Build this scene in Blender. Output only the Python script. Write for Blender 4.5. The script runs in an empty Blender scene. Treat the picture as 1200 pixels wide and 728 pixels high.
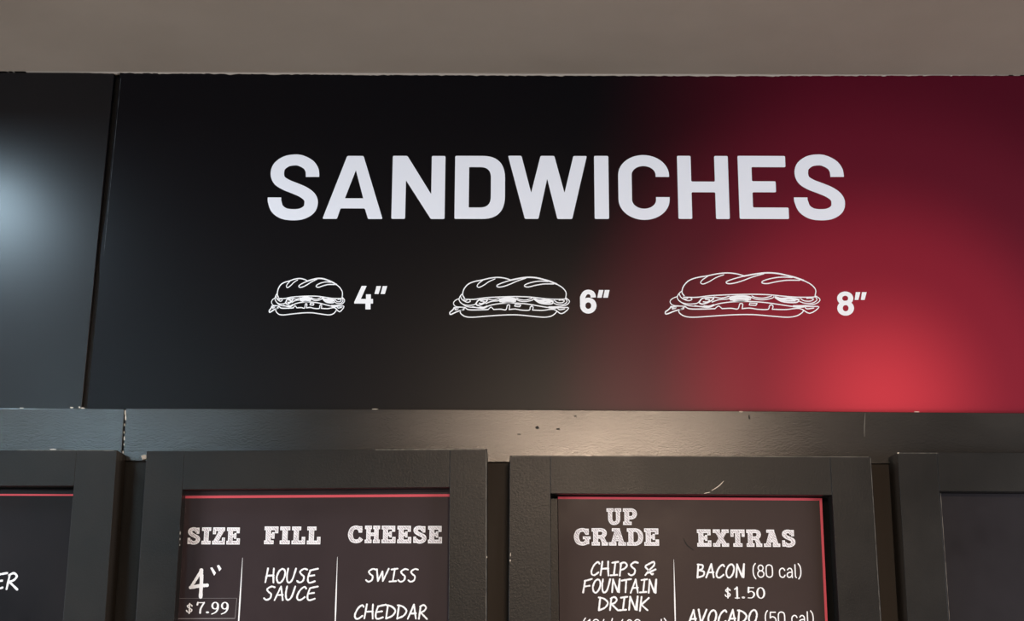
import bpy, bmesh, math, random
from mathutils import Vector, Matrix
from mathutils.geometry import tessellate_polygon
random.seed(7)
C = bpy.context.scene.collection
SC = bpy.context.scene

# ------------------------------------------------------------------ camera
W, H, F = 1200.0, 728.0, 1700.0
PITCH, ROLL = math.radians(14.07), math.radians(0.21)
CAM = Vector((0.0, -3.0, 1.6))
cd = bpy.data.cameras.new('camera'); cam = bpy.data.objects.new('camera', cd); C.objects.link(cam)
cd.sensor_width = 36.0; cd.lens = 36.0 * F / W; cd.clip_start = 0.05
ROT = Matrix.Rotation(math.pi / 2 + PITCH, 3, 'X') @ Matrix.Rotation(ROLL, 3, 'Z')
cam.matrix_world = Matrix.Translation(CAM) @ ROT.to_4x4()
SC.camera = cam

# ------------------------------------------------------------------ world, lights, exposure
w = bpy.data.worlds.new('room_ambient'); SC.world = w; w.use_nodes = True
w.node_tree.nodes['Background'].inputs[0].default_value = (1.0, 0.97, 0.95, 1)
w.node_tree.nodes['Background'].inputs[1].default_value = 0.02
SC.view_settings.view_transform = 'Standard'; SC.view_settings.look = 'None'
SC.view_settings.gamma = 1.0; SC.view_settings.exposure = 0.0

def area(name, loc, sx, sy, power, col, rot=(0, 0, 0)):
    l = bpy.data.lights.new(name, 'AREA'); l.shape = 'RECTANGLE'; l.size = sx; l.size_y = sy
    l.energy = power; l.color = col
    o = bpy.data.objects.new(name, l); C.objects.link(o); o.location = loc; o.rotation_euler = rot
    return o
# luminaires on the shop ceiling behind the photographer and above the counter
area('ceiling_lamp_warm', (0.46, -4.3, 2.80), 0.55, 0.40, 228, (1.0, 0.75, 0.55))
area('ceiling_lamp_cool', (-2.1, -4.3, 2.80), 0.8, 0.5, 60, (0.60, 0.86, 1.0))
area('ceiling_lamp_left', (-1.43, -0.66, 2.80), 0.30, 0.36, 15, (0.62, 0.84, 1.0))
# unseen fill lamps added at both sides to light the wall without gloss
def side_fill(x, power):
    o = area('side_fill_light', (x, -3.2, 1.3), 2.4, 1.6, power, (0.88, 0.93, 1.0))
    o.rotation_euler = (Vector((0, 0, 2.3)) - o.location).to_track_quat('-Z', 'Y').to_euler()
side_fill(-4.6, 175)
side_fill(4.6, 175)

# ------------------------------------------------------------------ helpers
def P(px, py, Y=0.0):
    """point of the plane y = Y that the photograph's pixel shows"""
    d = ROT @ Vector((px - W / 2, H / 2 - py, -F))
    t = (Y - CAM.y) / d.y
    return CAM + d * t

def XZ(px, py, Y=0.0):
    p = P(px, py, Y); return (p.x, p.z)

def link(name, me, m, parent=None):
    o = bpy.data.objects.new(name, me); C.objects.link(o)
    if m: me.materials.append(m)
    if parent: o.parent = parent
    return o

def empty(name, label, cat, group=None):
    o = bpy.data.objects.new(name, None); C.objects.link(o)
    o['label'] = label; o['category'] = cat
    if group: o['group'] = group
    return o

def prism(pts, yf, yb, bev=0.0, segs=2):
    """closed outline in (x, z) extruded from y=yf (front) to y=yb"""
    bm = bmesh.new()
    f = [bm.verts.new((x, yf, z)) for x, z in pts]
    b = [bm.verts.new((x, yb, z)) for x, z in pts]
    n = len(pts)
    bm.faces.new(f); bm.faces.new(b[::-1])
    for i in range(n):
        bm.faces.new((f[i], b[i], b[(i + 1) % n], f[(i + 1) % n]))
    bmesh.ops.recalc_face_normals(bm, faces=bm.faces)
    if bev:
        bmesh.ops.bevel(bm, geom=list(bm.edges), offset=bev, segments=segs, affect='EDGES', profile=0.5)
    me = bpy.data.meshes.new('m'); bm.to_mesh(me); bm.free()
    return me

def down(a, b, z):
    """(x, z) where the line a-b continues down to height z"""
    t = (z - a[1]) / (b[1] - a[1])
    return (a[0] + (b[0] - a[0]) * t, z)

# ------------------------------------------------------------------ materials
def new_mat(name):
    m = bpy.data.materials.new(name); m.use_nodes = True
    return m, m.node_tree, m.node_tree.nodes['Principled BSDF']

def nd(nt, kind, **kw):
    n = nt.nodes.new(kind)
    for k, v in kw.items():
        if k in n.inputs: n.inputs[k].default_value = v
        else: setattr(n, k, v)
    return n

def paint(name, c1, c2, rough, spec=0.5, scale=6.0, bump=0.25, bscale=260.0, bdist=0.0006, stretch=(1, 1, 1), rvar=0.1):
    m, nt, b = new_mat(name); L = nt.links.new
    tc = nd(nt, 'ShaderNodeTexCoord'); mp = nd(nt, 'ShaderNodeMapping')
    mp.inputs['Scale'].default_value = stretch
    L(tc.outputs['Object'], mp.inputs[0])
    n1 = nd(nt, 'ShaderNodeTexNoise', Scale=scale, Detail=6.0, Roughness=0.6); L(mp.outputs[0], n1.inputs['Vector'])
    r = nd(nt, 'ShaderNodeValToRGB'); r.color_ramp.elements[0].position = 0.3; r.color_ramp.elements[1].position = 0.7
    r.color_ramp.elements[0].color = (*c1, 1); r.color_ramp.elements[1].color = (*c2, 1)
    L(n1.outputs['Fac'], r.inputs[0]); L(r.outputs[0], b.inputs['Base Color'])
    mr = nd(nt, 'ShaderNodeMapRange'); mr.inputs['To Min'].default_value = rough - rvar; mr.inputs['To Max'].default_value = rough + rvar
    mr.inputs['From Min'].default_value = 0.3; mr.inputs['From Max'].default_value = 0.7; L(n1.outputs['Fac'], mr.inputs[0]); L(mr.outputs[0], b.inputs['Roughness'])
    b.inputs['Specular IOR Level'].default_value = spec
    n2 = nd(nt, 'ShaderNodeTexNoise', Scale=bscale, Detail=4.0, Roughness=0.65); L(tc.outputs['Object'], n2.inputs['Vector'])
    n3 = nd(nt, 'ShaderNodeTexNoise', Scale=bscale * 0.18, Detail=3.0); L(mp.outputs[0], n3.inputs['Vector'])
    ad = nd(nt, 'ShaderNodeMath', operation='MULTIPLY_ADD'); L(n3.outputs['Fac'], ad.inputs[0]); ad.inputs[1].default_value = 0.35; L(n2.outputs['Fac'], ad.inputs[2])
    bp = nd(nt, 'ShaderNodeBump', Strength=bump, Distance=bdist); L(ad.outputs[0], bp.inputs['Height'])
    L(bp.outputs[0], b.inputs['Normal'])
    return m

def flat(name, col, rough=0.5, spec=0.4):
    m, nt, b = new_mat(name)
    b.inputs['Base Color'].default_value = (*col, 1); b.inputs['Roughness'].default_value = rough
    b.inputs['Specular IOR Level'].default_value = spec
    return m

M_HEAD = paint('satin_black_paint', (0.009, 0.009, 0.009), (0.019, 0.017, 0.015), 0.205, 0.78, 4, 0.5, 230, 0.0006, (0.6, 1, 1), 0.05)
M_FRAME = paint('frame_paint', (0.008, 0.008, 0.0078), (0.014, 0.0128, 0.0115), 0.33, 0.27, 5, 0.6, 230, 0.0006, (1, 1, 1), 0.05)
M_FRAMEV = M_FRAME
M_POST = paint('brown_black_strip', (0.022, 0.016, 0.012), (0.034, 0.026, 0.019), 0.55, 0.3, 14, 0.3, 200, 0.0005, (1, 1, 0.1))
M_BACK = flat('recess_black', (0.006, 0.006, 0.006), 0.8, 0.1)
M_CEIL = paint('ceiling_plaster', (0.27, 0.225, 0.185), (0.31, 0.26, 0.215), 0.85, 0.2, 2.5, 0.3, 120, 0.0008)
M_CAULK = flat('caulk', (0.36, 0.32, 0.28), 0.8, 0.2)
M_WALL = flat('wall_paint', (0.10, 0.095, 0.09), 0.8)
M_FLOOR = paint('floor_tile', (0.30, 0.28, 0.26), (0.36, 0.33, 0.30), 0.5, 0.4, 3, 0.1, 80)
M_LETTER = flat('white_vinyl', (0.80, 0.83, 0.90), 0.45, 0.4)
M_ICON = flat('white_print', (0.90, 0.91, 0.93), 0.45, 0.4)
M_RED = flat('red_border_print', (0.62, 0.075, 0.10), 0.5, 0.3)
M_TEXT = flat('chalk_white_print', (0.90, 0.88, 0.88), 0.6, 0.2)
M_GREY = flat('grey_print', (0.22, 0.20, 0.20), 0.6, 0.2)
M_CHIP = flat('bare_wood_chip', (0.62, 0.52, 0.42), 0.8, 0.2)
M_DENT = flat('dark_dent', (0.02, 0.018, 0.016), 0.8, 0.2)
M_SCR = flat('pale_scratch_glint', (0.16, 0.145, 0.12), 0.6, 0.3)

def chalk():
    m, nt, b = new_mat('hatched_chalk_print'); L = nt.links.new
    tc = nd(nt, 'ShaderNodeTexCoord'); mp = nd(nt, 'ShaderNodeMapping'); mp.inputs['Rotation'].default_value = (0, 0.7, 0)
    L(tc.outputs['Object'], mp.inputs[0])
    wv = nd(nt, 'ShaderNodeTexWave', Scale=85.0, Distortion=6.0, Detail=3.0); wv.inputs['Detail Scale'].default_value = 2.0
    L(mp.outputs[0], wv.inputs['Vector'])
    n = nd(nt, 'ShaderNodeTexNoise', Scale=45.0, Detail=5.0); L(tc.outputs['Object'], n.inputs['Vector'])
    mx = nd(nt, 'ShaderNodeMath', operation='MULTIPLY_ADD'); mx.inputs[1].default_value = 0.55
    L(wv.outputs['Fac'], mx.inputs[0]); L(n.outputs['Fac'], mx.inputs[2])
    r = nd(nt, 'ShaderNodeValToRGB'); e = r.color_ramp.elements
    e[0].position = 0.42; e[0].color = (0.36, 0.31, 0.32, 1); e[1].position = 0.95; e[1].color = (0.82, 0.78, 0.79, 1)
    L(mx.outputs[0], r.inputs[0]); L(r.outputs[0], b.inputs['Base Color'])
    b.inputs['Roughness'].default_value = 0.65; b.inputs['Specular IOR Level'].default_value = 0.2
    return m
M_CHALK = chalk()

def board_mat(name, c1, c2):
    return paint(name, c1, c2, 0.42, 0.22, 5, 0.25, 240, 0.0004)
M_BOARD = [board_mat('aubergine_board', (0.003, 0.002, 0.003), (0.005, 0.003, 0.0045)),
           board_mat('plum_board', (0.024, 0.015, 0.017), (0.031, 0.019, 0.021)),
           board_mat('brown_plum_board', (0.030, 0.018, 0.017), (0.038, 0.023, 0.021)),
           board_mat('blank_board', (0.009, 0.007, 0.009), (0.012, 0.009, 0.012))]

def sign_mat(rough=0.34, spec=0.24):
    """printed black to crimson fade with a brighter red glow low on the right"""
    m, nt, b = new_mat('printed_fade'); L = nt.links.new
    tc = nd(nt, 'ShaderNodeTexCoord'); sp = nd(nt, 'ShaderNodeSeparateXYZ'); L(tc.outputs['Object'], sp.inputs[0])
    # horizontal fade
    h = nd(nt, 'ShaderNodeMapRange', interpolation_type='SMOOTHSTEP')
    z0 = nd(nt, 'ShaderNodeMath', operation='MULTIPLY_ADD'); z0.inputs[1].default_value = -0.18; z0.inputs[2].default_value = 0.0
    L(sp.outputs['Z'], z0.inputs[0])
    xa = nd(nt, 'ShaderNodeMath', operation='ADD'); L(sp.outputs['X'], xa.inputs[0]); L(z0.outputs[0], xa.inputs[1])
    L(xa.outputs[0], h.inputs[0]); h.inputs['From Min'].default_value = 0.08 - 0.44; h.inputs['From Max'].default_value = 0.66 - 0.44
    r1 = nd(nt, 'ShaderNodeValToRGB'); e = r1.color_ramp.elements
    e[0].position = 0; e[0].color = (0.0006, 0.0006, 0.0020, 1); e[1].position = 1; e[1].color = (0.065, 0.0005, 0.009, 1)
    L(h.outputs[0], r1.inputs[0])
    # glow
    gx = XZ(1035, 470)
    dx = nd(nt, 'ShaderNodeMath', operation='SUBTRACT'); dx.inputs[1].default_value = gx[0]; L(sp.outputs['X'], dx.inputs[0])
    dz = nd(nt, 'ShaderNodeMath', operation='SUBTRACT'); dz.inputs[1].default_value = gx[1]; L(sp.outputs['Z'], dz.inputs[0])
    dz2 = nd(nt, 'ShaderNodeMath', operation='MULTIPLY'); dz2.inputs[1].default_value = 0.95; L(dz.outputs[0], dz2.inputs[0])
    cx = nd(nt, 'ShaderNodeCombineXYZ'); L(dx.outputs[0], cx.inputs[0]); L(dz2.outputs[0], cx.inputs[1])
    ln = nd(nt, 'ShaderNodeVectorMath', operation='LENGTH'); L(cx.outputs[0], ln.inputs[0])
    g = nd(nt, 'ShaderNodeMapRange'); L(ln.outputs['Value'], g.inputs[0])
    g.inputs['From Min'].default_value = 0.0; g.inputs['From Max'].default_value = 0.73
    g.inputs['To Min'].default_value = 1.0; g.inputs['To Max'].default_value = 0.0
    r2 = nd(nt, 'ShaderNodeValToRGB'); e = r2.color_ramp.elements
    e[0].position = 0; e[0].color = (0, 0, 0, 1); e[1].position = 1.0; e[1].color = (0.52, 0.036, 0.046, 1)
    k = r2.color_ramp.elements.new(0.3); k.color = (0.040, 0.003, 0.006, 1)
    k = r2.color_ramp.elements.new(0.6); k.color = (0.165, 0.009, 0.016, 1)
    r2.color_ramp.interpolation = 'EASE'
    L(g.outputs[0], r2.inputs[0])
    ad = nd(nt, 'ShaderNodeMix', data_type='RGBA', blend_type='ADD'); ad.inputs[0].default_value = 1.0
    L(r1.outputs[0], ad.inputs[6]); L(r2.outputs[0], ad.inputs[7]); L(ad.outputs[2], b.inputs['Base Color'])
    b.inputs['Roughness'].default_value = rough; b.inputs['Specular IOR Level'].default_value = spec
    n = nd(nt, 'ShaderNodeTexNoise', Scale=420.0, Detail=2.0); L(tc.outputs['Object'], n.inputs['Vector'])
    bp = nd(nt, 'ShaderNodeBump', Strength=0.06, Distance=0.0003); L(n.outputs['Fac'], bp.inputs['Height']); L(bp.outputs[0], b.inputs['Normal'])
    return m
M_SIGN = sign_mat()
M_SIGNL = sign_mat(0.32, 0.5)

# ------------------------------------------------------------------ setting
Y_HEAD, Y_FRAME, Y_BOARD = -0.030, -0.100, -0.067
ZC = P(600, 87.5).z                      # ceiling height at the sign
def box(name, x0, x1, y0, y1, z0, z1, m, kind='structure', parent=None):
    o = link(name, prism([(x0, z0), (x1, z0), (x1, z1), (x0, z1)], y0, y1), m, parent)
    if kind: o['kind'] = kind
    return o
box('wall_back', -2.9, 2.9, 0.015, 0.12, 0, ZC + 0.02, M_WALL)
ceiling = box('ceiling', -5, 5, -9, 0.12, ZC, ZC + 0.12, M_CEIL)
box('floor', -5, 5, -9, 0.12, -0.1, 0, M_FLOOR)
box('wall_front', -5, 5, -9.1, -9.0, 0, ZC, flat('far_wall_paint', (0.12, 0.11, 0.10), 0.9, 0.1))
# side returns of the counter alcove are far outside the frame
# uneven bead of ceiling paint along the sign's top edge
def caulk():
    bm = bmesh.new(); prev = None; x = -1.6
    ys = 0.0
    while x < 1.6:
        ys = ys * 0.72 + random.uniform(-0.0013, 0.0013)
        # slight bow of the old ceiling line
        bow = 0.0052 * (1 - (x / 1.1) ** 2) - 0.0024
        zb = ZC - 0.0016 - bow - abs(ys)
        if random.random() < 0.10: zb -= random.uniform(0.0005, 0.002)
        ring = [bm.verts.new(v) for v in ((x, -0.0085, ZC), (x, -0.0100, (ZC + zb) / 2), (x, -0.0085, zb), (x, -0.001, zb), (x, -0.001, ZC))]
        if prev:
            for i in range(5):
                bm.faces.new((prev[i], prev[(i + 1) % 5], ring[(i + 1) % 5], ring[i]))
        prev = ring; x += random.uniform(0.003, 0.011)
    bmesh.ops.recalc_face_normals(bm, faces=bm.faces)
    me = bpy.data.meshes.new('m'); bm.to_mesh(me); bm.free()
    link('paint_bead', me, M_CAULK, ceiling)
caulk()

# ------------------------------------------------------------------ the sign band
# left panel, its right edge cut out of plumb, and the main panel that overlaps it
zt = ZC - 0.001
sb = lambda px: XZ(px, 478 + px * 0.0052, 0.0)
a, b_ = XZ(134, 90, 0), XZ(96, 482, 0)
zlow = P(0, 484, 0).z - 0.012
left_pts = [(-1.75, zlow), down(a, b_, zlow), down(a, b_, zt), (-1.75, zt)]
left = link('sign_panel', prism(left_pts, -0.004, 0.010, 0.0012), M_SIGNL)
left['label'] = 'black sign panel at the far left with a pale bluish sheen'; left['category'] = 'sign panel'
a2, b2 = XZ(141.5, 86, 0), XZ(103, 480, 0)
edge = []
for i in range(29):
    t = i / 28; z = zt + (zlow - zt) * t
    x = down(a2, b2, z)[0]
    if 0.42 < t < 0.62: x -= 0.004 * math.sin((t - 0.42) / 0.2 * math.pi) + random.uniform(0, 0.0012)
    edge.append((x, z))
main_pts = edge + [(1.75, zlow), (1.75, zt)]
main = link('sign_panel', prism(main_pts, -0.006, 0.010, 0.0006), M_SIGN)
main['label'] = 'wide SANDWICHES sign panel fading from black to crimson'; main['category'] = 'sign panel'
# dark strip in the seam
seam = link('seam_strip', prism([down(a, b_, zlow), down(a2, b2, zlow), down(a2, b2, zt), down(a, b_, zt)], 0.0102, 0.0130), flat('seam_grey', (0.012, 0.012, 0.014), 0.4, 0.4), left)
YS = -0.0062

# ------------------------------------------------------------------ flat print: outlines, ribbons
class Ink:
    """collects flat printed shapes on a plane y = Y; each shape a hair prouder than the last so they never coincide"""
    def __init__(s, Y, fmap):
        s.Y = Y; s.f = fmap; s.v = []; s.t = []; s.k = 0
    def _put(s, pts):
        y = s.Y - 0.00025 - 0.00002 * (s.k % 9); s.k += 1
        i0 = len(s.v)
        for p in pts:
            x, z = s.f(p[0], p[1]); s.v.append((x, y, z))
        return i0
    def poly(s, contours):
        flat_ = [p for c in contours for p in c]
        i0 = s._put(flat_)
        for t in tessellate_polygon([[Vector((p[0], p[1], 0)) for p in c] for c in contours]):
            s.t.append([i0 + i for i in t])
    def quads(s, L, R):
        i0 = s._put(L + R); n = len(L)
        for i in range(n - 1): s.t.append([i0 + i, i0 + i + 1, i0 + n + i + 1, i0 + n + i])
    def disk(s, c, r, n=10):
        i0 = s._put([(c[0] + r * math.cos(2 * math.pi * i / n), c[1] + r * math.sin(2 * math.pi * i / n)) for i in range(n)])
        s.t.append([i0 + i for i in range(n)])
    def ribbon(s, pts, wf, caps=True, closed=False):
        n = len(pts); L = []; R = []
        for i, p in enumerate(pts):
            a = pts[(i - 1) % n] if (closed or i > 0) else p
            b = pts[(i + 1) % n] if (closed or i < n - 1) else p
            tx, ty = b[0] - a[0], b[1] - a[1]; l = math.hypot(tx, ty) or 1e-9; tx /= l; ty /= l
            wd = (wf(tx, ty, i / max(1, n - 1)) if callable(wf) else wf) / 2
            L.append((p[0] - ty * wd, p[1] + tx * wd)); R.append((p[0] + ty * wd, p[1] - tx * wd))
        if closed: L.append(L[0]); R.append(R[0])
        s.quads(L, R)
        if caps and not closed:
            w0 = math.hypot(L[0][0] - R[0][0], L[0][1] - R[0][1]) / 2; w1 = math.hypot(L[-1][0] - R[-1][0], L[-1][1] - R[-1][1]) / 2
            s.disk(pts[0], w0); s.disk(pts[-1], w1)
    def line(s, pts, wd, jit=0.0, caps=True):
        for i in range(len(pts) - 1):
            s.ribbon([pts[i], pts[i + 1]], wd, caps=False)
        if caps:
            for p in pts: s.disk(p, wd / 2 * 0.98)
    def make(s, name, m, parent, label=None):
        bm = bmesh.new(); vs = [bm.verts.new(v) for v in s.v]
        for t in s.t:
            try: f = bm.faces.new([vs[i] for i in t])
            except ValueError: continue
            f.normal_update()
            if f.normal.y > 0: f.normal_flip()
        me = bpy.data.meshes.new('m'); bm.to_mesh(me); bm.free()
        o = link(name, me, m, parent)
        if label: o['label'] = label
        return o

def smooth(p, n=8, closed=False):
    out = []; N = len(p)
    rng = range(N) if closed else range(N - 1)
    for i in rng:
        p0 = p[(i - 1) % N] if (closed or i > 0) else p[0]
        p1 = p[i]; p2 = p[(i + 1) % N]
        p3 = p[(i + 2) % N] if (closed or i + 2 < N) else p[-1]
        for k in range(n):
            t = k / n
            out.append(tuple(0.5 * ((2 * p1[j]) + (-p0[j] + p2[j]) * t + (2 * p0[j] - 5 * p1[j] + 4 * p2[j] - p3[j]) * t * t
                       + (-p0[j] + 3 * p1[j] - 3 * p2[j] + p3[j]) * t ** 3) for j in (0, 1)))
    if not closed: out.append(p[-1])
    return out

def rnd(pts, r=0.02):
    """round the corners of an outline; a point may carry its own radius"""
    out = []; n = len(pts)
    for i in range(n):
        p = pts[i]; rr = p[2] if len(p) > 2 else r
        a, b = pts[i - 1], pts[(i + 1) % n]
        va = (a[0] - p[0], a[1] - p[1]); vb = (b[0] - p[0], b[1] - p[1])
        la, lb = math.hypot(*va), math.hypot(*vb)
        d = min(rr, la * 0.5, lb * 0.5)
        A = (p[0] + va[0] / la * d, p[1] + va[1] / la * d); B = (p[0] + vb[0] / lb * d, p[1] + vb[1] / lb * d)
        N = 12 if rr > 0.08 else 3
        for k in range(N + 1):
            t = k / N
            # rounder than a plain parabola
            q = [(1 - t) ** 2 * A[j] + 2 * t * (1 - t) * p[j] + t * t * B[j] for j in (0, 1)]
            out.append(tuple(q))
    return out

def arc(cx, cy, rx, ry, a0, a1, n=16):
    return [(cx + rx * math.cos(math.radians(a0 + (a1 - a0) * i / n)), cy + ry * math.sin(math.radians(a0 + (a1 - a0) * i / n))) for i in range(n + 1)]

# ------------------------------------------------------------------ SANDWICHES
V_, H_ = 0.215, 0.176
wdir = lambda tx, ty, t: H_ * tx * tx + V_ * ty * ty
S_path = smooth([(.70, .665), (.698, .715), (.682, .785), (.62, .865), (.50, .925), (.395, .935), (.27, .91), (.165, .83), (.135, .715), (.175, .61), (.28, .54),
                 (.42, .485), (.56, .425), (.66, .35), (.695, .26), (.665, .155), (.56, .085), (.42, .066), (.27, .085), (.16, .16), (.112, .275), (.107, .338)], 5)
def big(ch, ink):
    if ch == 'S': ink.ribbon(S_path, wdir, caps=False)
    if ch == 'C':
        ink.ribbon([(.703, .665)] + arc(.405, .690, .298, .235, 0, 180, 24) + arc(.405, .308, .298, .235, 180, 360, 24) + [(.703, .345)], wdir, caps=False)
    if ch == 'I': ink.poly([rnd([(0, 0), (0, 1), (.225, 1), (.225, 0)])])
    if ch == 'A': ink.poly([rnd([(0, 0), (.36, 1), (.62, 1), (.95, 0), (.72, 0), (.665, .165), (.28, .165), (.23, 0)]), [(.345, .325), (.505, .77), (.635, .325)]])
    if ch == 'N': ink.poly([rnd([(0, 0), (0, 1), (.235, 1), (.63, .39), (.63, 1), (.85, 1), (.85, 0), (.63, 0), (.22, .61), (.22, 0)])])
    if ch == 'D': ink.poly([rnd([(0, 0), (0, 1), (.80, 1, .36), (.80, 0, .36)]), rnd([(.225, .18), (.575, .18, .17), (.575, .82, .17), (.225, .82)], .01)])
    if ch == 'W': ink.poly([rnd([(0, 1), (.215, 1), (.37, .41), (.52, 1), (.74, 1), (.90, .41), (1.045, 1), (1.26, 1), (1.02, 0), (.785, 0), (.625, .635), (.485, 0), (.27, 0)])])
    if ch == 'H': ink.poly([rnd([(0, 0), (0, 1), (.22, 1), (.22, .59), (.60, .59), (.60, 1), (.82, 1), (.82, 0), (.60, 0), (.60, .42), (.22, .42), (.22, 0)])])
    if ch == 'E': ink.poly([rnd([(0, 0), (0, 1), (.77, 1), (.77, .82), (.22, .82), (.22, .595), (.60, .595), (.60, .42), (.22, .42), (.22, .18), (.79, .18), (.79, 0)])])
BW = dict(S=.81, A=.95, N=.85, D=.80, W=1.26, I=.225, C=.805, H=.82, E=.79)
def rectmap(px0, px1, pytop, pybase, Y, wu):
    """unit letter space -> (x, z): upright lettering on the plane"""
    xm = (pytop + pybase) / 2
    x0, x1 = P(px0, xm, Y).x, P(px1, xm, Y).x
    zt_, zb = P((px0 + px1) / 2, pytop, Y).z, P((px0 + px1) / 2, pybase, Y).z
    return lambda u, v: (x0 + (x1 - x0) * u / wu, zb + (zt_ - zb) * v)
for ch, x0, x1 in (('S', 314.4, 373.8), ('A', 379.2, 449.3), ('N', 459.5, 521.5), ('D', 533, 591.8), ('W', 595.2, 688), ('I', 696.5, 713.3),
                   ('C', 724.6, 784), ('H', 794.2, 854), ('E', 865.5, 923), ('S', 929.8, 989.8)):
    k = Ink(YS, rectmap(x0, x1, 182.8, 256.7, YS, BW[ch])); big(ch, k)
    k.make('letter', M_LETTER, main)

# ------------------------------------------------------------------ sizes 4" 6" 8"
def pxmap(Y, ox=0, oy=0, s=1):
    return lambda u, v: XZ(ox + u / s, oy + v / s, Y)
k = Ink(YS, pxmap(YS, 400, 325, 16.17))
k.poly([[(385, 165), (480, 165), (370, 412), (468, 412), (468, 325), (560, 325), (560, 412), (600, 412), (600, 500), (554, 500), (554, 610), (457, 610), (457, 500), (245, 500), (245, 470)]])
k.make('size_figure', M_ICON, main)
def quote(ox, oy, s, polys):
    k = Ink(YS, pxmap(YS, ox, oy, s))
    for p in polys: k.poly([p])
    k.make('inch_mark', M_ICON, main)
quote(400, 325, 16.17, [[(668, 168), (752, 168), (705, 318), (628, 318)], [(785, 168), (870, 168), (825, 318), (745, 318)]])
k = Ink(YS, pxmap(YS, 665, 325, 14.56))
k.ribbon(arc(355, 485, 95, 96, 0, 360, 32)[:-1], lambda tx, ty, t: 80 * tx * tx + 90 * ty * ty, closed=True)
k.ribbon(smooth([(262, 490), (260, 400), (263, 335), (300, 272), (350, 252), (405, 265), (434, 305), (438, 347)], 6), lambda tx, ty, t: 78 * tx * tx + 90 * ty * ty, caps=False)
k.make('size_figure', M_ICON, main)
quote(665, 325, 14.56, [[(537, 218), (614, 218), (582, 350), (508, 350)], [(637, 218), (718, 218), (690, 350), (610, 350)]])
k = Ink(YS, pxmap(YS, 970, 330, 15.17))
k.ribbon(arc(310, 300, 98, 84, 0, 360, 32)[:-1], lambda tx, ty, t: 76 * tx * tx + 92 * ty * ty, closed=True)
k.ribbon(arc(318, 475, 100, 94, 0, 360, 32)[:-1], lambda tx, ty, t: 78 * tx * tx + 98 * ty * ty, closed=True)
k.make('size_figure', M_ICON, main)
quote(970, 330, 15.17, [[(497, 190), (580, 190), (545, 328), (478, 328)], [(608, 190), (692, 190), (655, 328), (588, 328)]])

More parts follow.
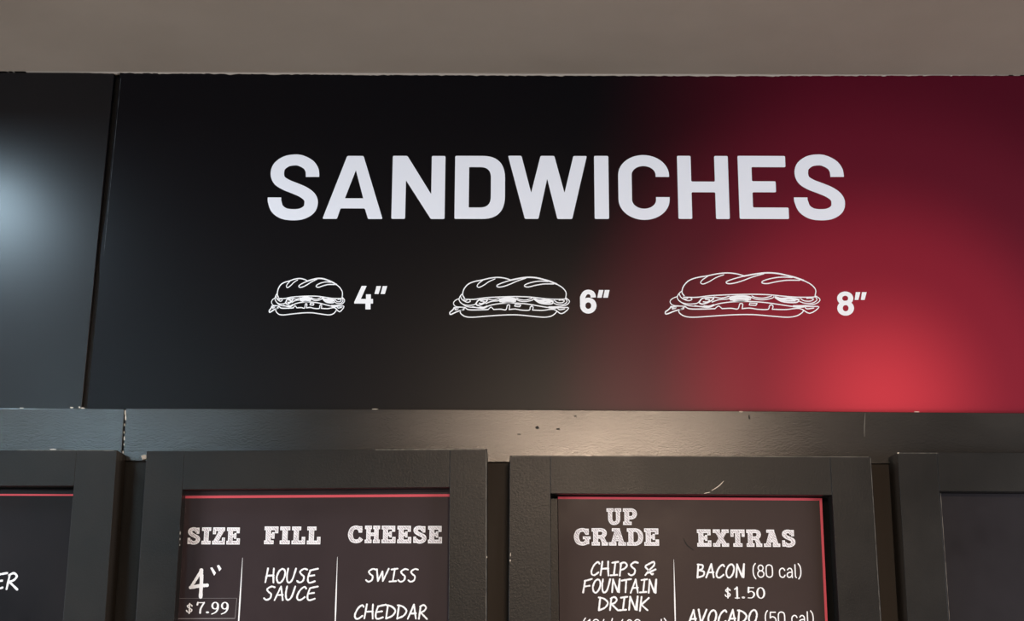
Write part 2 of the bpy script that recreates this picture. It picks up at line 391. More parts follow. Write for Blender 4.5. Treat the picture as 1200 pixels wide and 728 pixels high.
# ------------------------------------------------------------------ sandwich drawings (traced line art on a 1120 x 728 sheet)
LINE = [  # (width factor, closed, points)
    (1.2, 0, [(182, 372), (168, 335), (178, 270), (212, 210), (262, 178), (330, 158), (395, 136), (460, 127), (520, 138), (566, 160)]),
    (1.5, 0, [(560, 162), (640, 138), (710, 126), (780, 133), (850, 158)]),
    (1.6, 0, [(850, 158), (895, 178), (945, 208)]),
    (1.1, 0, [(940, 205), (990, 248), (1022, 308), (1018, 378)]),
    (1.0, 0, [(335, 160), (300, 200), (287, 232), (305, 246), (345, 218), (385, 178), (435, 146)]),
    (1.1, 0, [(640, 140), (570, 160), (500, 190), (452, 222), (462, 243), (505, 236), (560, 208), (620, 170), (690, 136)]),
    (1.1, 0, [(872, 176), (805, 172), (740, 186), (688, 212), (680, 234), (712, 242), (770, 222), (840, 206), (920, 206)]),
    (1.1, 0, [(178, 388), (260, 390), (350, 372), (470, 362), (600, 357), (720, 362), (820, 378), (900, 388), (1000, 388), (1028, 378)]),
    (1.0, 0, [(165, 325), (148, 352), (138, 395), (160, 440), (205, 462), (262, 455), (280, 430)]),
    (1.0, 0, [(150, 352), (165, 395), (205, 425), (232, 412), (218, 388)]),
    (0.9, 0, [(140, 380), (105, 405), (92, 440), (110, 475), (150, 482)]),
    (0.9, 0, [(170, 400), (190, 408), (205, 400)]),
    (0.9, 0, [(150, 425), (190, 470), (250, 486), (330, 486), (372, 468)]),
    (1.4, 0, [(282, 432), (300, 400), (350, 392), (372, 402), (340, 440), (300, 462), (280, 450), (282, 432)]),
    (1.2, 0, [(318, 410), (345, 415), (330, 440), (305, 438)]),
    (1.1, 0, [(360, 440), (405, 415), (455, 408), (480, 400)]),
    (1.0, 0, [(372, 385), (420, 398), (470, 378)]),
    (2.4, 0, [(478, 392), (520, 380), (575, 380), (605, 392)]),
    (2.4, 0, [(480, 412), (530, 405), (590, 408)]),
    (1.3, 0, [(470, 400), (500, 425), (560, 430), (605, 412)]),
    (1.0, 0, [(615, 375), (640, 392), (690, 398), (740, 376)]),
    (1.0, 0, [(610, 388), (640, 410), (690, 416), (745, 398), (755, 380)]),
    (2.2, 0, [(765, 388), (800, 405), (850, 400), (905, 412)]),
    (1.4, 0, [(765, 395), (800, 430), (850, 445), (905, 442), (915, 410)]),
    (1.8, 0, [(800, 418), (850, 426), (890, 425)]),
    (1.0, 0, [(925, 402), (950, 428), (990, 430), (1008, 408), (985, 398), (965, 402)]),
    (1.0, 0, [(915, 430), (950, 452), (1000, 452), (1030, 420), (1022, 388)]),
    (1.0, 0, [(1024, 378), (1048, 405), (1044, 435), (1012, 465), (950, 478), (880, 480)]),
    (1.1, 0, [(250, 480), (310, 496), (345, 496), (395, 462), (480, 440), (590, 434), (700, 446), (800, 470), (880, 488), (960, 486)]),
    (1.6, 0, [(310, 484), (345, 488), (365, 474)]),
    (1.3, 0, [(95, 500), (80, 525), (62, 548), (70, 570), (125, 535), (178, 512)]),
    (1.8, 0, [(98, 492), (130, 500), (108, 512)]),
    (1.0, 0, [(100, 490), (150, 484), (190, 488)]),
    (1.2, 0, [(188, 488), (218, 514), (300, 516), (378, 512)]),
    (1.0, 0, [(378, 512), (398, 486), (408, 488), (424, 512)]),
    (1.1, 0, [(424, 512), (480, 508), (522, 516), (532, 490), (538, 460), (556, 462), (552, 512)]),
    (1.1, 0, [(552, 512), (600, 506), (650, 518), (700, 522), (722, 514), (726, 486), (738, 470), (750, 485), (745, 518)]),
    (1.1, 0, [(745, 518), (830, 522), (920, 510), (985, 562), (1044, 494), (990, 490), (955, 492), (968, 514), (1010, 505)]),
    (1.5, 0, [(880, 490), (920, 496), (950, 490)]),
    (1.1, 1, [(602, 450), (648, 456), (640, 478), (598, 472)]),
    (1.1, 0, [(182, 498), (150, 530), (154, 562), (190, 596), (250, 604), (360, 592), (500, 578), (620, 576), (740, 592), (840, 604), (900, 590), (935, 555), (945, 532)]),
]
STR8 = lambda nx: nx
def sandwich(x0, x1, y0, y1, wpx):
    k = Ink(YS, pxmap(YS))
    for wf, closed, pts in LINE:
        q = [(x0 + (x - 58) / 987 * (x1 - x0), y0 + (y - 127) / 478 * (y1 - y0)) for x, y in pts]
        sharp = bool(closed)
        q = (q + [q[0]]) if closed else q
        q = q if sharp else smooth(q, 4)
        wmin = wpx * wf
        if sharp: k.line(q, wmin * 0.9)
        else: k.ribbon(q, lambda tx, ty, t: wmin * (0.88 + 0.12 * abs(tx)))
    k.make('sandwich_drawing', M_ICON, main)
sandwich(315.2, 403.3, 326.5, 369.3, 1.10)
sandwich(526.6, 666.6, 325.2, 372.0, 1.15)
sandwich(779.0, 960.0, 320.0, 372.0, 1.15)

# ------------------------------------------------------------------ header boards
def ytop(px): return 478.0 + px * 0.0052
zb_head = P(640, 542, Y_HEAD).z
def hz(px, py): return XZ(px, py, Y_HEAD)
jl, jr = 145.6, 147.4
hl = [(-1.75, zb_head), down(hz(jl, 480), hz(jl - 3.5, 540), zb_head), hz(jl, ytop(jl) + .6), (-1.75, hz(-60, ytop(-60))[1])]
head1 = link('header_board', prism(hl, Y_HEAD, -0.0070, 0.0012), M_HEAD)
head1['label'] = 'short black header board left of the chipped joint'; head1['category'] = 'header board'
hr = [down(hz(jr, 480), hz(jr - 3.5, 540), zb_head), (1.75, zb_head), (1.75, hz(1260, ytop(1260))[1]), hz(1200, 484.2), hz(900, 482), hz(600, 480.2), hz(jr, ytop(jr))]
head2 = link('header_board', prism(hr, Y_HEAD, -0.0070, 0.0012), M_HEAD)
head2['label'] = 'long black header board under the SANDWICHES panel'; head2['category'] = 'header board'

def blob(px, py, rx, ry, Y, m, name, parent, n=9, thick=0.0008, ang=0.0):
    pts = []
    for i in range(n):
        a_ = 2 * math.pi * i / n; r_ = random.uniform(0.65, 1.1)
        u, v = rx * r_ * math.cos(a_), ry * r_ * math.sin(a_)
        pts.append(XZ(px + u * math.cos(ang) - v * math.sin(ang), py + u * math.sin(ang) + v * math.cos(ang), Y))
    return link(name, prism(pts, Y - thick, Y + 0.0005), m, parent)
# chipped joint, bare spots, dents and scratches
for (px, py, rx, ry) in ((146.8, 484, .7, 3.5), (147.2, 490, .8, 3.2), (146, 498, .6, 2), (145.4, 507, .5, 1.6), (145.6, 514, .7, 2.6), (145.2, 521, .5, 1.5), (144.2, 530, .7, 2), (143.8, 537, 1.4, 2.6)):
    blob(px, py, rx, ry, Y_HEAD, M_CHIP, 'paint_chip', head1)
for (px, py, rx, ry) in ((84, 477.9, 2, 1.0), (93, 477.6, 1.2, 1.2), (97, 478.4, 2.5, .7), (868, 482.6, 3, .5), (1074, 482.8, 4, .5), (25, 478.3, 3, .4), (440, 479.6, 4, .4)):
    blob(px, py, rx, ry, Y_HEAD, M_CHIP, 'paint_chip', head1 if px < 140 else head2)
for (px, py, rx, ry) in ((629.5, 501.5, 2.6, 2.4), (608, 509, 2.5, .8), (654, 503, 2.4, 1), (674, 488, 1.6, .8), (878, 489, 1.2, 3.2)):
    blob(px, py, rx, ry, Y_HEAD, M_DENT, 'dent', head2, thick=0.0003)
def scratch(pts, wpx, Y, m, name, parent):
    k = Ink(Y, pxmap(Y)); k.ribbon(smooth(pts, 5), lambda a, b, t: wpx * (0.35 + 0.65 * math.sin(math.pi * min(max(t, .05), .95)))); return k.make(name, m, parent)
scratch([(1014, 484), (1013, 500), (1013, 512)], 0.8, Y_HEAD, M_SCR, 'scratch', head2)

# ------------------------------------------------------------------ strips between the frames
ZB = 1.02
def strip(cx0, cx1, m, label):
    pts = [XZ(cx0[0], 500, -0.025), XZ(cx0[1], 728, -0.025)], [XZ(cx1[0], 500, -0.025), XZ(cx1[1], 728, -0.025)]
    zt_ = zb_head - 0.0005
    l0, l1 = down(*pts[0], ZB), down(*pts[0], zt_); r0, r1 = down(*pts[1], ZB), down(*pts[1], zt_)
    o = link('backing_strip', prism([l0, r0, r1, l1], -0.025, 0.014, 0.001), m)
    o['label'] = label; o['category'] = 'backing strip'
    return o
strip((118, 95), (182, 168), M_FRAME, 'dark strip recessed in the gap beside the SIZE menu frame')
strip((560, 558), (612, 612), M_POST, 'dark brown strip recessed between the SIZE frame and the EXTRAS frame')
strip((1008, 1018), (1066, 1082), M_POST, 'dark brown strip recessed between the EXTRAS frame and the blank frame')

# ------------------------------------------------------------------ menu frames
def frame(label, OL, OR, IL, IR, ytl, ytr, itl, itr, board, mi):
    """OL.. = outer/inner edges as ((px,py),(px,py)) lines; heights of the outer and inner top as pixels at left/right"""
    Y = Y_FRAME; yb = -0.0310
    t = empty('menu_frame', label, 'menu frame')
    L = lambda e: (XZ(*e[0], Y), XZ(*e[1], Y))
    ol, orr, il, ir = L(OL), L(OR), L(IL), L(IR)
    zt1, zt2 = P(OL[0][0], ytl, Y).z, P(OR[0][0], ytr, Y).z
    zi1, zi2 = P(IL[0][0], itl, Y).z, P(IR[0][0], itr, Y).z
    zbot = ZB; zib = ZB + 0.075
    A1 = down(*ol, zt1); A2 = down(*orr, zt2); I1 = down(*il, zi1); I2 = down(*ir, zi2)
    top_at = lambda x: zt1 + (zt2 - zt1) * (x - A1[0]) / (A2[0] - A1[0])
    iu1 = down(*il, top_at(I1[0])); iu2 = down(*ir, top_at(I2[0]))
    bev = 0.0006
    for q, sgn in (([down(*ol, zbot), down(*il, zbot), iu1, A1], -1), ([down(*ir, zbot), down(*orr, zbot), A2, iu2], 1)):
        o = link('stile', prism(q, Y, yb, bev), M_FRAME, t)
        o.data.materials.append(M_POST)          # thinly painted brown outer edge
        for f in o.data.polygons:
            if f.normal.x * sgn > 0.95: f.material_index = 1
    g = 0.0004
    link('rail', prism([(I1[0] + g, I1[1]), (I2[0] - g, I2[1]), (iu2[0] - g, iu2[1] - .0002), (iu1[0] + g, iu1[1] - .0002)], Y + 0.00005, yb, bev), M_FRAME, t)
    link('rail', prism([(down(*il, zbot)[0] + g, zbot + .0005), (down(*ir, zbot)[0] - g, zbot + .0005), (down(*ir, zib)[0] - g, zib), (down(*il, zib)[0] + g, zib)], Y + 0.00005, yb, bev), M_FRAME, t)
    # black backing inside the frame
    link('backing', prism([down(*il, zbot + .002), down(*ir, zbot + .002), (iu2[0], iu2[1] - .004), (iu1[0], iu1[1] - .004)], Y_BOARD + 0.010, yb), M_BACK, t)
    # printed board
    bx = [XZ(*p, Y_BOARD) for p in board]    # TL, TR, BR, BL
    b0 = down(bx[0], bx[3], zib - .01); b1 = down(bx[1], bx[2], zib - .01)
    mb = link('menu_board', prism([b0, b1, bx[1], bx[0]], Y_BOARD, Y_BOARD + 0.0105, 0.0008), M_BOARD[mi], t)
    return t, mb

f1, mb1 = frame('black framed menu board at the far left ending in ER', ((-262, 528), (-305, 728)), ((137, 528), (123, 728)), ((-214, 571), (-250, 728)), ((86.5, 570), (73.6, 728)),
                527, 527.5, 569.5, 569.5, ((-216, 573), (88, 573.5), (76, 728), (-252, 728)), 0)
f2, mb2 = frame('black menu frame headed SIZE, FILL and CHEESE', ((172, 528.5), (159, 728)), ((571, 526), (570.6, 728)), ((213.5, 574), (204, 728)), ((527, 571), (525.6, 728)),
                528.8, 526.3, 573.8, 571, ((212, 576), (528.5, 573.5), (527, 728), (203, 728)), 1)
f3, mb3 = frame('black menu frame headed UPGRADE and EXTRAS', ((597.5, 534), (596.2, 728)), ((1020.5, 535), (1032.8, 728)), ((645, 579), (645.3, 728)), ((975.2, 580), (983.5, 728)),
                534, 535, 578.5, 580.3, ((653.5, 582), (963.2, 584), (970, 728), (655.5, 728)), 2)
f4, mb4 = frame('black menu frame with a blank dark board at the far right', ((1051.7, 530), (1063.8, 728)), ((1458, 531), (1504, 728)), ((1101, 576), (1111.8, 728)), ((1405, 578), (1440, 728)),
                530, 532, 575.5, 578, ((1099, 578), (1408, 580), (1444, 728), (1108, 728)), 3)
YB = Y_BOARD - 0.0001
q = [XZ(x, y, Y_BOARD + .001) for x, y in ((645.2, 583.5), (653.4, 584), (655.2, 728), (645.2, 728))]
link('filler_strip', prism([down(q[0], q[3], ZB + .07), down(q[1], q[2], ZB + .07), q[1], q[0]], Y_BOARD + .001, Y_BOARD + .0095, .0005), M_FRAME, f3)

def stroke_px(mb, pts, wpx, m, name, Y=YB):
    k = Ink(Y, pxmap(Y)); k.line(pts, wpx, caps=False); return k.make(name, m, mb)
stroke_px(mb1, [(-214, 579.5), (86.2, 580.3)], 1.9, M_RED, 'red_border')
stroke_px(mb2, [(211.5, 582.8), (527, 580.7)], 3.0, M_RED, 'red_border')
stroke_px(mb3, [(653.8, 583.6), (963, 585.4)], 2.7, M_RED, 'red_border')
stroke_px(mb3, [(961.7, 584.2), (968.4, 728), (976.4, 900)], 2.9, M_RED, 'red_border', YB - 0.0003)
def divider(mb, p0, p1):
    k = Ink(YB, pxmap(YB)); n = 26
    k.ribbon([(p0[0] + (p1[0] - p0[0]) * i / n, p0[1] + (p1[1] - p0[1]) * i / n) for i in range(n + 1)], lambda a, b, t: 1.25 * (0.25 + 1.0 * min(1, t * 5)) * random.uniform(.8, 1.1) if t < .98 else 1.2)
    k.make('divider_line', M_TEXT, mb)
divider(mb2, (284.3, 654), (271.5, 860)); divider(mb2, (395.4, 653), (388.5, 860)); divider(mb3, (789.6, 656), (794.5, 860))

# ------------------------------------------------------------------ type faces
def parse(s):
    return [tuple(float(c) for c in q.split(',')) for q in s.split()]
HAND = {  # marker capitals: width, strokes (~ = curved)
 'H': (.66, ['0,0 .1,1', '~.52,1 .53,.5 .58,-.02', '.05,.47 .56,.5']),
 'O': (.70, ['~.42,1 .2,.85 .05,.42 .14,.06 .34,.0 .55,.28 .63,.68 .52,.95 .36,.98']),
 'U': (.68, ['~.04,1 .0,.5 .06,.1 .22,0 .42,.25 .60,1']),
 'S': (.66, ['~.66,.93 .42,.98 .16,.78 .28,.58 .46,.42 .42,.12 .18,.0 .0,.12']),
 'E': (.66, ['~.68,1 .32,.92 .14,.86', '~.16,.88 .04,.42 .06,.08 .22,-.01 .54,.1', '.10,.47 .46,.53']),
 'A': (.66, ['0,-.02 .36,1 .56,0', '.14,.36 .54,.38']),
 'C': (.64, ['~.60,.84 .48,.96 .22,.74 .04,.3 .1,.03 .3,.0 .56,.2']),
 'W': (.92, ['0,.95 .14,.05 .42,.8 .50,.05 .86,1']),
 'I': (.56, ['.32,.98 .24,.02', '.08,.93 .52,1.0', '0,.0 .48,.04']),
 'D': (.70, ['.10,.96 .04,.02', '~.0,.95 .36,.86 .64,.56 .46,.2 .04,.0']),
 'R': (.62, ['.10,.88 .04,0', '~.06,.86 .30,.98 .48,.80 .36,.56 .1,.44', '.14,.44 .60,-.02']),
 'P': (.60, ['.10,.88 .04,-.02', '~.04,.86 .34,.96 .54,.76 .36,.5 .08,.4']),
 'F': (.62, ['.12,.88 .0,0', '~.08,.86 .38,.94 .64,1.02', '.06,.44 .48,.5']),
 'N': (.68, ['.04,0 .08,.98 .48,.04 .60,1', '.60,1 .58,.0']),
 'T': (.66, ['~0,.88 .35,.95 .72,1', '.36,.95 .33,0']),
 'K': (.62, ['.12,1 .04,-.03', '.62,.92 .12,.42 .56,.02']),
 'B': (.62, ['.08,1 .04,0', '~.04,.98 .4,.92 .38,.66 .08,.54', '~.08,.54 .5,.44 .46,.14 .04,.0']),
 'V': (.60, ['0,1 .20,.02 .58,1']),
 '&': (.80, ['~.05,.0 .34,.38 .66,.72 .64,.97 .34,.85 .04,.64 .24,.38 .52,.06 .60,.10', '.24,.17 .78,.42']),
}
SANS = {
 '(': (.28, ['~.24,1.08 .09,.86 .04,.5 .09,.14 .24,-.10']),
 ')': (.28, ['~.02,1.08 .17,.86 .22,.5 .17,.14 .02,-.10']),
 '8': (.62, ['@.30,.74,.21,.22', '@.30,.27,.26,.25']),
 '0': (.62, ['~*.30,.98 .10,.90 .04,.70 .04,.30 .10,.10 .30,.02 .50,.10 .56,.30 .56,.70 .50,.90']),
 '5': (.62, ['.52,.96 .10,.96 .07,.52', '~.07,.52 .28,.62 .50,.50 .55,.28 .42,.06 .20,.02 .05,.18']),
 '1': (.42, ['.05,.80 .26,.97 .26,.0']),
 '4': (.62, ['.30,.97 .04,.26 .56,.26', '.42,.5 .42,0']),
 '6': (.62, ['@.30,.30,.25,.28', '~.40,.97 .20,.68 .06,.38']),
 '/': (.40, ['.36,1.05 .02,-.06']),
 ' ': (.30, []),
 'c': (.54, ['~.48,.56 .38,.70 .22,.71 .07,.58 .04,.36 .08,.12 .24,.02 .40,.05 .49,.18']),
 'a': (.56, ['~.08,.60 .20,.71 .36,.70 .45,.56 .46,.36 .46,.0', '~.46,.42 .22,.40 .06,.30 .05,.12 .16,.02 .34,.06 .46,.24']),
 'l': (.22, ['~.06,1.0 .06,.5 .07,.1 .14,.0']),
}
SERIF = {  # price figures
 '$': (.62, ['~.52,.72 .46,.84 .28,.88 .12,.76 .16,.60 .34,.48 .50,.34 .48,.16 .30,.06 .12,.10 .04,.24', '.30,.98 .30,-.06']),
 '7': (.66, ['.06,.92 .60,.92', '~.58,.92 .42,.60 .32,.34 .30,.02', '.08,.92 .04,.74']),
 '9': (.68, ['@.32,.66,.23,.29', '~.55,.70 .54,.36 .38,.08 .08,-.08']),
 '.': (.30, ['@.13,.07,.055,.045']),
 '1': (.46, ['.24,.96 .24,.02', '.06,.80 .24,.95', '.08,.02 .40,.02']),
 '5': (.62, ['.52,.94 .14,.94 .12,.54', '~.12,.54 .34,.62 .52,.46 .52,.24 .36,.05 .08,.04']),
 '0': (.66, ['@.31,.48,.26,.47']),
}
def word(mb, text, font, px0, px1, pyt, pyb, wd, m=M_TEXT, name='menu_text', gap=.08, thick=None, jit=0.0, slant=0.0):
    tot = 0; xs = []
    for i, ch in enumerate(text):
        xs.append(tot); tot += (font[ch][0] if ch in font else .35) + (gap if i < len(text) - 1 else 0)
    fm = rectmap(px0, px1, pyt, pyb, YB, tot + slant * .5)
    k = Ink(YB, fm)
    # unit -> keep stroke width even although x and z scale differ
    a, b = fm(0, 0), fm(1, 1); sx, sz = b[0] - a[0], b[1] - a[1]
    k.f = lambda u, v: (a[0] + u, a[1] + v)
    for ch, x in zip(text, xs):
        if ch not in font: continue
        dy = random.uniform(-.02, .02) if jit else 0
        for s in font[ch][1]:
            q = lambda p: ((p[0] + x + slant * p[1]) * sx, (p[1] + dy) * sz)
            wbase = wd * sz
            if thick: wf = lambda tx, ty, t: sz * (thick[0] * tx * tx + thick[1] * ty * ty)
            else: wf = lambda tx, ty, t: wbase * (1 + (random.uniform(-jit, jit) if jit else 0))
            if s[0] == '@':
                c = [float(v) for v in s[1:].split(',')]
                k.ribbon([q(p) for p in arc(c[0], c[1], c[2], c[3], 0, 360, 22)[:-1]], wf, closed=True)
            elif s.startswith('~*'):
                k.ribbon(smooth([q(p) for p in parse(s[2:])], 4, True), wf, closed=True)
            elif s[0] == '~':
                k.ribbon(smooth([q(p) for p in parse(s[1:])], 5), wf)
            else:
                pts = [q(p) for p in parse(s)]
                for i in range(len(pts) - 1):
                    n = 6; A, B = pts[i], pts[i + 1]
                    k.ribbon([(A[0] + (B[0] - A[0]) * j / n, A[1] + (B[1] - A[1]) * j / n) for j in range(n + 1)], wf)
    return k.make(name, m, mb)

hw = .125
for (mb, t, x0, x1, yt, yb) in ((mb2, 'HOUSE', 311.3, 371.5, 666.5, 682.8), (mb2, 'SAUCE', 309.5, 371.5, 687.3, 703.2), (mb2, 'SWISS', 429, 489.5, 666.8, 682),
        (mb2, 'CHEDDAR', 415.2, 501.3, 708.8, 725.2), (mb3, 'CHIPS', 692.2, 747.3, 658.5, 674.3), (mb3, '&', 755.3, 768.5, 658.5, 674.5),
        (mb3, 'FOUNTAIN', 683.3, 770, 679, 694.5), (mb3, 'DRINK', 701, 760, 699.5, 715.3), (mb3, 'BACON', 816.5, 873, 661.5, 677), (mb3, 'AVOCADO', 806.5, 888, 715, 731.5),
        (mb1, 'ER', -8.5, 22, 671.5, 690.5)):
    word(mb, t, HAND, x0, x1, yt, yb, .13 if t in ('BACON', 'CHIPS', 'DRINK', 'FOUNTAIN', 'AVOCADO', '&') else hw, jit=.16, slant=.05, gap=.07)
word(mb3, '(80 cal)', SANS, 882, 939.3, 662, 677, .095, gap=.10)
word(mb3, '(50 cal)', SANS, 896.3, 953.8, 717.2, 732.5, .095, gap=.10)
word(mb3, '(104/ 680 cal)', SANS, 683, 782, 726, 741, .095, gap=.10)
word(mb2, '$', SERIF, 218.2, 226.2, 707.5, 718.3, .14, name='price_text', thick=(.09, .16))
word(mb2, '7.99', SERIF, 230.5, 268.6, 705.5, 718.8, .14, name='price_text', thick=(.08, .17), gap=.10)
word(mb3, '$', SERIF, 849.4, 856.6, 689, 700.2, .14, name='price_text', thick=(.09, .15))
word(mb3, '1.50', SERIF, 860, 897, 688.2, 701.4, .14, name='price_text', thick=(.08, .17), gap=.10)

# brush-drawn 4"
k = Ink(YB, pxmap(YB, 200, 600, 5.69)); j = lambda b_: (lambda tx, ty, t: b_ * random.uniform(.85, 1.15))
def dense(pts, n=9):
    o = []
    for i in range(len(pts) - 1):
        for q in range(n): o.append(tuple(pts[i][c] + (pts[i + 1][c] - pts[i][c]) * q / n for c in (0, 1)))
    return o + [pts[-1]]
k.ribbon(dense([(204, 392), (175, 440), (135, 503)]), j(18)); k.ribbon(dense([(132, 505), (190, 494), (243, 490)]), j(22))
k.ribbon(dense([(205, 390), (206, 450), (200, 568)]), j(25))
k.make('brushed_figure', M_TEXT, mb2)
k = Ink(YB, pxmap(YB, 200, 600, 5.69))
k.poly([[(264, 374), (278, 370), (302, 408), (290, 427)]]); k.poly([[(308, 360), (322, 354), (339, 380), (325, 397)]])
k.make('brushed_inch_mark', M_TEXT, mb2)
# thin box round the price
stroke_px(mb2, [(208.8, 725.3), (275.3, 725.0)], .95, M_GREY, 'price_box_line')
stroke_px(mb2, [(277.6, 701.5), (275.4, 725.2)], .6, M_GREY, 'price_box_line')
stroke_px(mb2, [(209.5, 701.5), (277.4, 701.3)], .35, M_GREY, 'price_box_line')

# slab headings: pieces in units of the cap height
R = lambda a, b, c, d: ('p', [(a, b), (a, d), (c, d), (c, b)])
def P_(*pts): return ('p', list(pts))
SLAB = {
 'I': (.55, [R(.13, .1, .42, .9), R(0, 0, .55, .21), R(0, .79, .55, 1)]),
 'E': (.80, [R(.08, .05, .36, .95), R(0, 0, .80, .21), R(0, .79, .77, 1), R(.61, .05, .80, .36), R(.59, .66, .77, .95), R(.3, .41, .56, .60), R(.45, .33, .58, .68)]),
 'F': (.76, [R(.08, .05, .36, .95), R(0, 0, .52, .21), R(0, .79, .76, 1), R(.58, .62, .76, .95), R(.3, .40, .52, .59), R(.42, .31, .56, .68)]),
 'L': (.74, [R(.10, .05, .38, .95), R(0, .79, .50, 1), R(0, 0, .74, .21), R(.55, .05, .74, .42)]),
 'H': (.86, [R(.08, .05, .33, .95), R(.53, .05, .78, .95), R(0, 0, .39, .20), R(.47, 0, .86, .20), R(0, .80, .39, 1), R(.47, .80, .86, 1), R(.28, .41, .58, .60)]),
 'T': (.80, [R(.26, .05, .54, .95), R(0, .79, .80, 1), R(0, .58, .17, .95), R(.63, .58, .80, .95), R(.14, 0, .66, .20)]),
 'Z': (.76, [R(.02, .79, .74, 1), R(.02, .60, .20, .95), R(0, 0, .76, .21), R(.58, .05, .76, .40), P_((.02, .12), (.34, .12), (.74, .88), (.42, .88))]),
 'X': (.90, [P_((.10, .12), (.38, .12), (.80, .88), (.52, .88)), P_((.10, .88), (.38, .88), (.80, .12), (.52, .12)), R(0, 0, .40, .20), R(.50, 0, .90, .20), R(0, .80, .40, 1), R(.50, .80, .90, 1)]),
 'A': (.92, [P_((.10, .1), (.35, .1), (.56, .92), (.33, .92)), P_((.36, .92), (.60, .92), (.84, .1), (.56, .1)), R(.25, .26, .66, .42), R(0, 0, .40, .19), R(.50, 0, .92, .19), R(.16, .82, .60, 1)]),
 'R': (.88, [R(.08, .05, .35, .95), R(0, 0, .44, .20), R(0, .80, .44, 1), ('r', [(.35, .90), (.52, .90), (.66, .84), (.70, .70), (.64, .56), (.50, .50), (.34, .50)], .20, .24), P_((.42, .50), (.66, .52), (.86, .08), (.58, .08)), R(.54, 0, .88, .19)]),
 'P': (.82, [R(.08, .05, .36, .95), R(0, 0, .50, .20), R(0, .80, .44, 1), ('r', [(.35, .90), (.50, .90), (.64, .83), (.69, .67), (.63, .51), (.50, .44), (.34, .44)], .20, .25)]),
 'D': (.88, [R(.08, .05, .35, .95), R(0, .80, .42, 1), R(0, 0, .42, .20), ('r', [(.35, .90), (.52, .89), (.69, .76), (.75, .50), (.69, .24), (.52, .11), (.35, .10)], .20, .26)]),
 'U': (.86, [R(0, .80, .42, 1), R(.48, .80, .86, 1), ('r', [(.21, .92), (.21, .55), (.22, .30), (.32, .13), (.46, .10), (.60, .16), (.67, .32), (.67, .60), (.67, .92)], .20, .24)]),
 'C': (.86, [('r', [(.72, .70), (.62, .84), (.44, .90), (.24, .82), (.14, .60), (.14, .40), (.24, .18), (.44, .10), (.64, .14), (.76, .28)], .21, .27), R(.60, .60, .80, .97)]),
 'G': (.90, [('r', [(.72, .72), (.62, .85), (.44, .90), (.24, .82), (.14, .60), (.14, .40), (.24, .18), (.44, .10), (.60, .14), (.70, .24)], .21, .27), R(.62, .62, .80, .97), R(.60, .08, .82, .46), R(.48, .36, .90, .52)]),
 'S': (.76, [('r', [(.58, .74), (.50, .86), (.34, .90), (.18, .84), (.15, .70), (.26, .58), (.46, .48), (.62, .38), (.62, .20), (.48, .10), (.30, .10), (.15, .20)], .21, .25), R(.54, .62, .70, .98), R(.02, .02, .18, .38)]),
}
def shrink(pts, o):
    cx = sum(p[0] for p in pts) / len(pts); cy = sum(p[1] for p in pts) / len(pts)
    return [(p[0] - math.copysign(min(o, abs(p[0] - cx)), p[0] - cx), p[1] - math.copysign(min(o, abs(p[1] - cy)), p[1] - cy)) for p in pts]
def heading(mb, text, px0, px1, pyt, pyb, gap=.10):
    tot = sum(SLAB[c][0] for c in text) + gap * (len(text) - 1)
    fm = rectmap(px0, px1, pyt, pyb, YB, tot)
    for layer, (m, o, nm) in enumerate(((M_TEXT, 0, 'heading_outline'), (M_CHALK, .045, 'heading_fill'))):
        k = Ink(YB - 0.0004 * layer, fm); x = 0
        for c in text:
            for s in SLAB[c][1]:
                if s[0] == 'p': k.poly([[(p[0] + x, p[1]) for p in shrink(s[1], o)]])
                else: k.ribbon([(p[0] + x, p[1]) for p in smooth(s[1], 4)], lambda tx, ty, t: s[2] * tx * tx + s[3] * ty * ty - 2 * o, caps=False)
            x += SLAB[c][0] + gap
        k.make(nm, m, mb)
heading(mb2, 'SIZE', 219.8, 281.3, 618.3, 638.2)
heading(mb2, 'FILL', 309.8, 375.7, 617.3, 638)
heading(mb2, 'CHEESE', 408, 518, 616.4, 636.8)
heading(mb3, 'UP', 710.8, 746.5, 596, 615.4)
heading(mb3, 'GRADE', 672.7, 772.2, 619.3, 639.6, .06)
heading(mb3, 'EXTRAS', 816.9, 931.8, 620.8, 641)

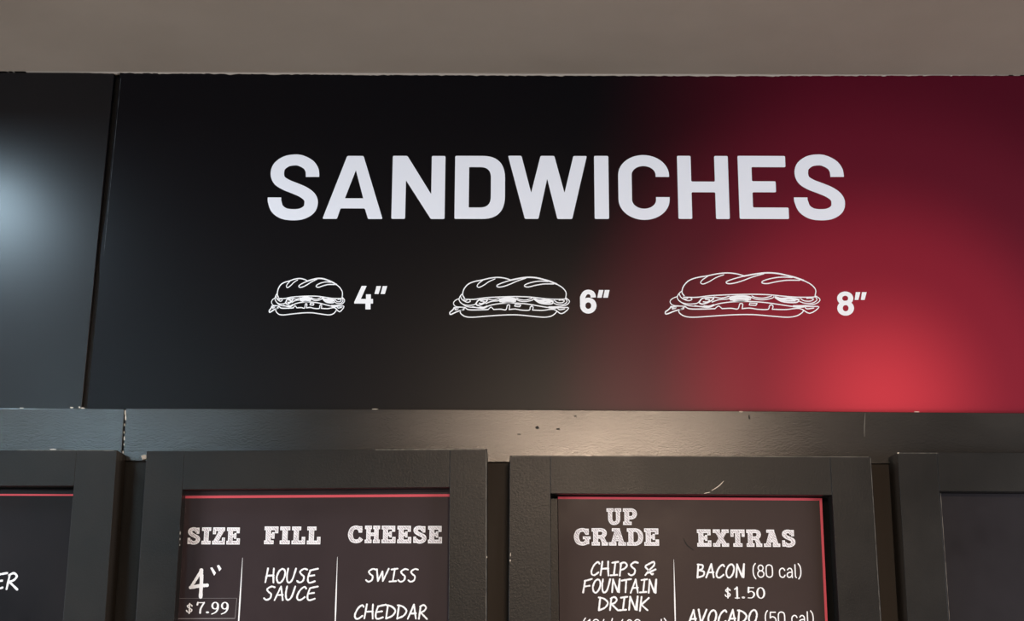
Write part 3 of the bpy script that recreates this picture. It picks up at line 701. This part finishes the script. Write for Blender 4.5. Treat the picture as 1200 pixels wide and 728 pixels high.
# ------------------------------------------------------------------ wear on the frames and boards
blob(168.6, 536.0, 3.4, 3.6, Y_HEAD - 0.002, M_CHIP, 'paint_chip', head2, thick=0.003)
for (px, py, rx, ry) in ((211.3, 625, .8, 2.2), (211, 632, .7, 1.6), (210.8, 639, .5, 1.4)):
    blob(px, py, rx, ry, Y_FRAME, M_SCR, 'paint_chip', f2)
for (px, py, rx, ry) in ((62, 526.8, 4, .5), (598.2, 650, .4, 2.6), (598, 657, .6, 1.6), (570.6, 653, .4, 1.5), (690, 534.4, 4, .3), (1052.5, 531, 1.2, .9)):
    par = f1 if px < 100 else (f3 if 590 < px < 1000 else (f2 if px < 590 else f4))
    blob(px, py, rx, ry, Y_FRAME, M_CHIP, 'paint_chip', par)
scratch([(834, 575), (842, 570), (848, 564)], 1.0, Y_FRAME - .0002, M_CHIP, 'scratch', f3)
scratch([(825, 578.5), (832, 577)], 0.8, Y_FRAME - .0002, M_CHIP, 'scratch', f3)
scratch([(801, 631), (805, 639), (813, 645)], 1.2, YB, M_DENT, 'scratch', mb3)

# worn, slightly paler arrises, bevel highlight painted in; also the seam edge
def arris(pts, wpx, Y, name, par, m=M_SCR):
    k = Ink(Y, pxmap(Y)); n = 40; q = []
    for i in range(n + 1):
        t = i / n * (len(pts) - 1); j_ = min(int(t), len(pts) - 2); f = t - j_
        q.append((pts[j_][0] + (pts[j_ + 1][0] - pts[j_][0]) * f, pts[j_][1] + (pts[j_ + 1][1] - pts[j_][1]) * f))
    k.ribbon(q, lambda a_, b_, t: wpx * random.uniform(.25, 1.0), caps=False); k.make(name, m, par)
arris([(600, 534.9), (1018, 535.8)], 0.8, Y_FRAME, 'worn_glint_edge', f3)  # pale line also paints in the specular highlight of this top bevel
arris([(440, 527.4), (568, 526.9)], 0.9, Y_FRAME, 'worn_glint_edge', f2)
arris([(569.8, 528), (569.4, 728)], 0.7, Y_FRAME, 'worn_glint_edge', f2)
arris([(20, 527.9), (134, 528.3)], 0.6, Y_FRAME, 'worn_glint_edge', f1)
arris([(1054, 531.2), (1100, 531.3)], 0.6, Y_FRAME, 'worn_glint_edge', f4)
arris([(1102.2, 578), (1112.8, 728)], 0.6, Y_FRAME, 'worn_glint_edge', f4)
arris([(1020, 537), (1031.8, 728)], 0.5, Y_FRAME, 'worn_glint_edge', f3)
arris([(141.6, 92), (121.5, 300)], 0.55, YS, 'vinyl_edge', main, flat('vinyl_edge_grey', (0.05, 0.055, 0.06), 0.5))
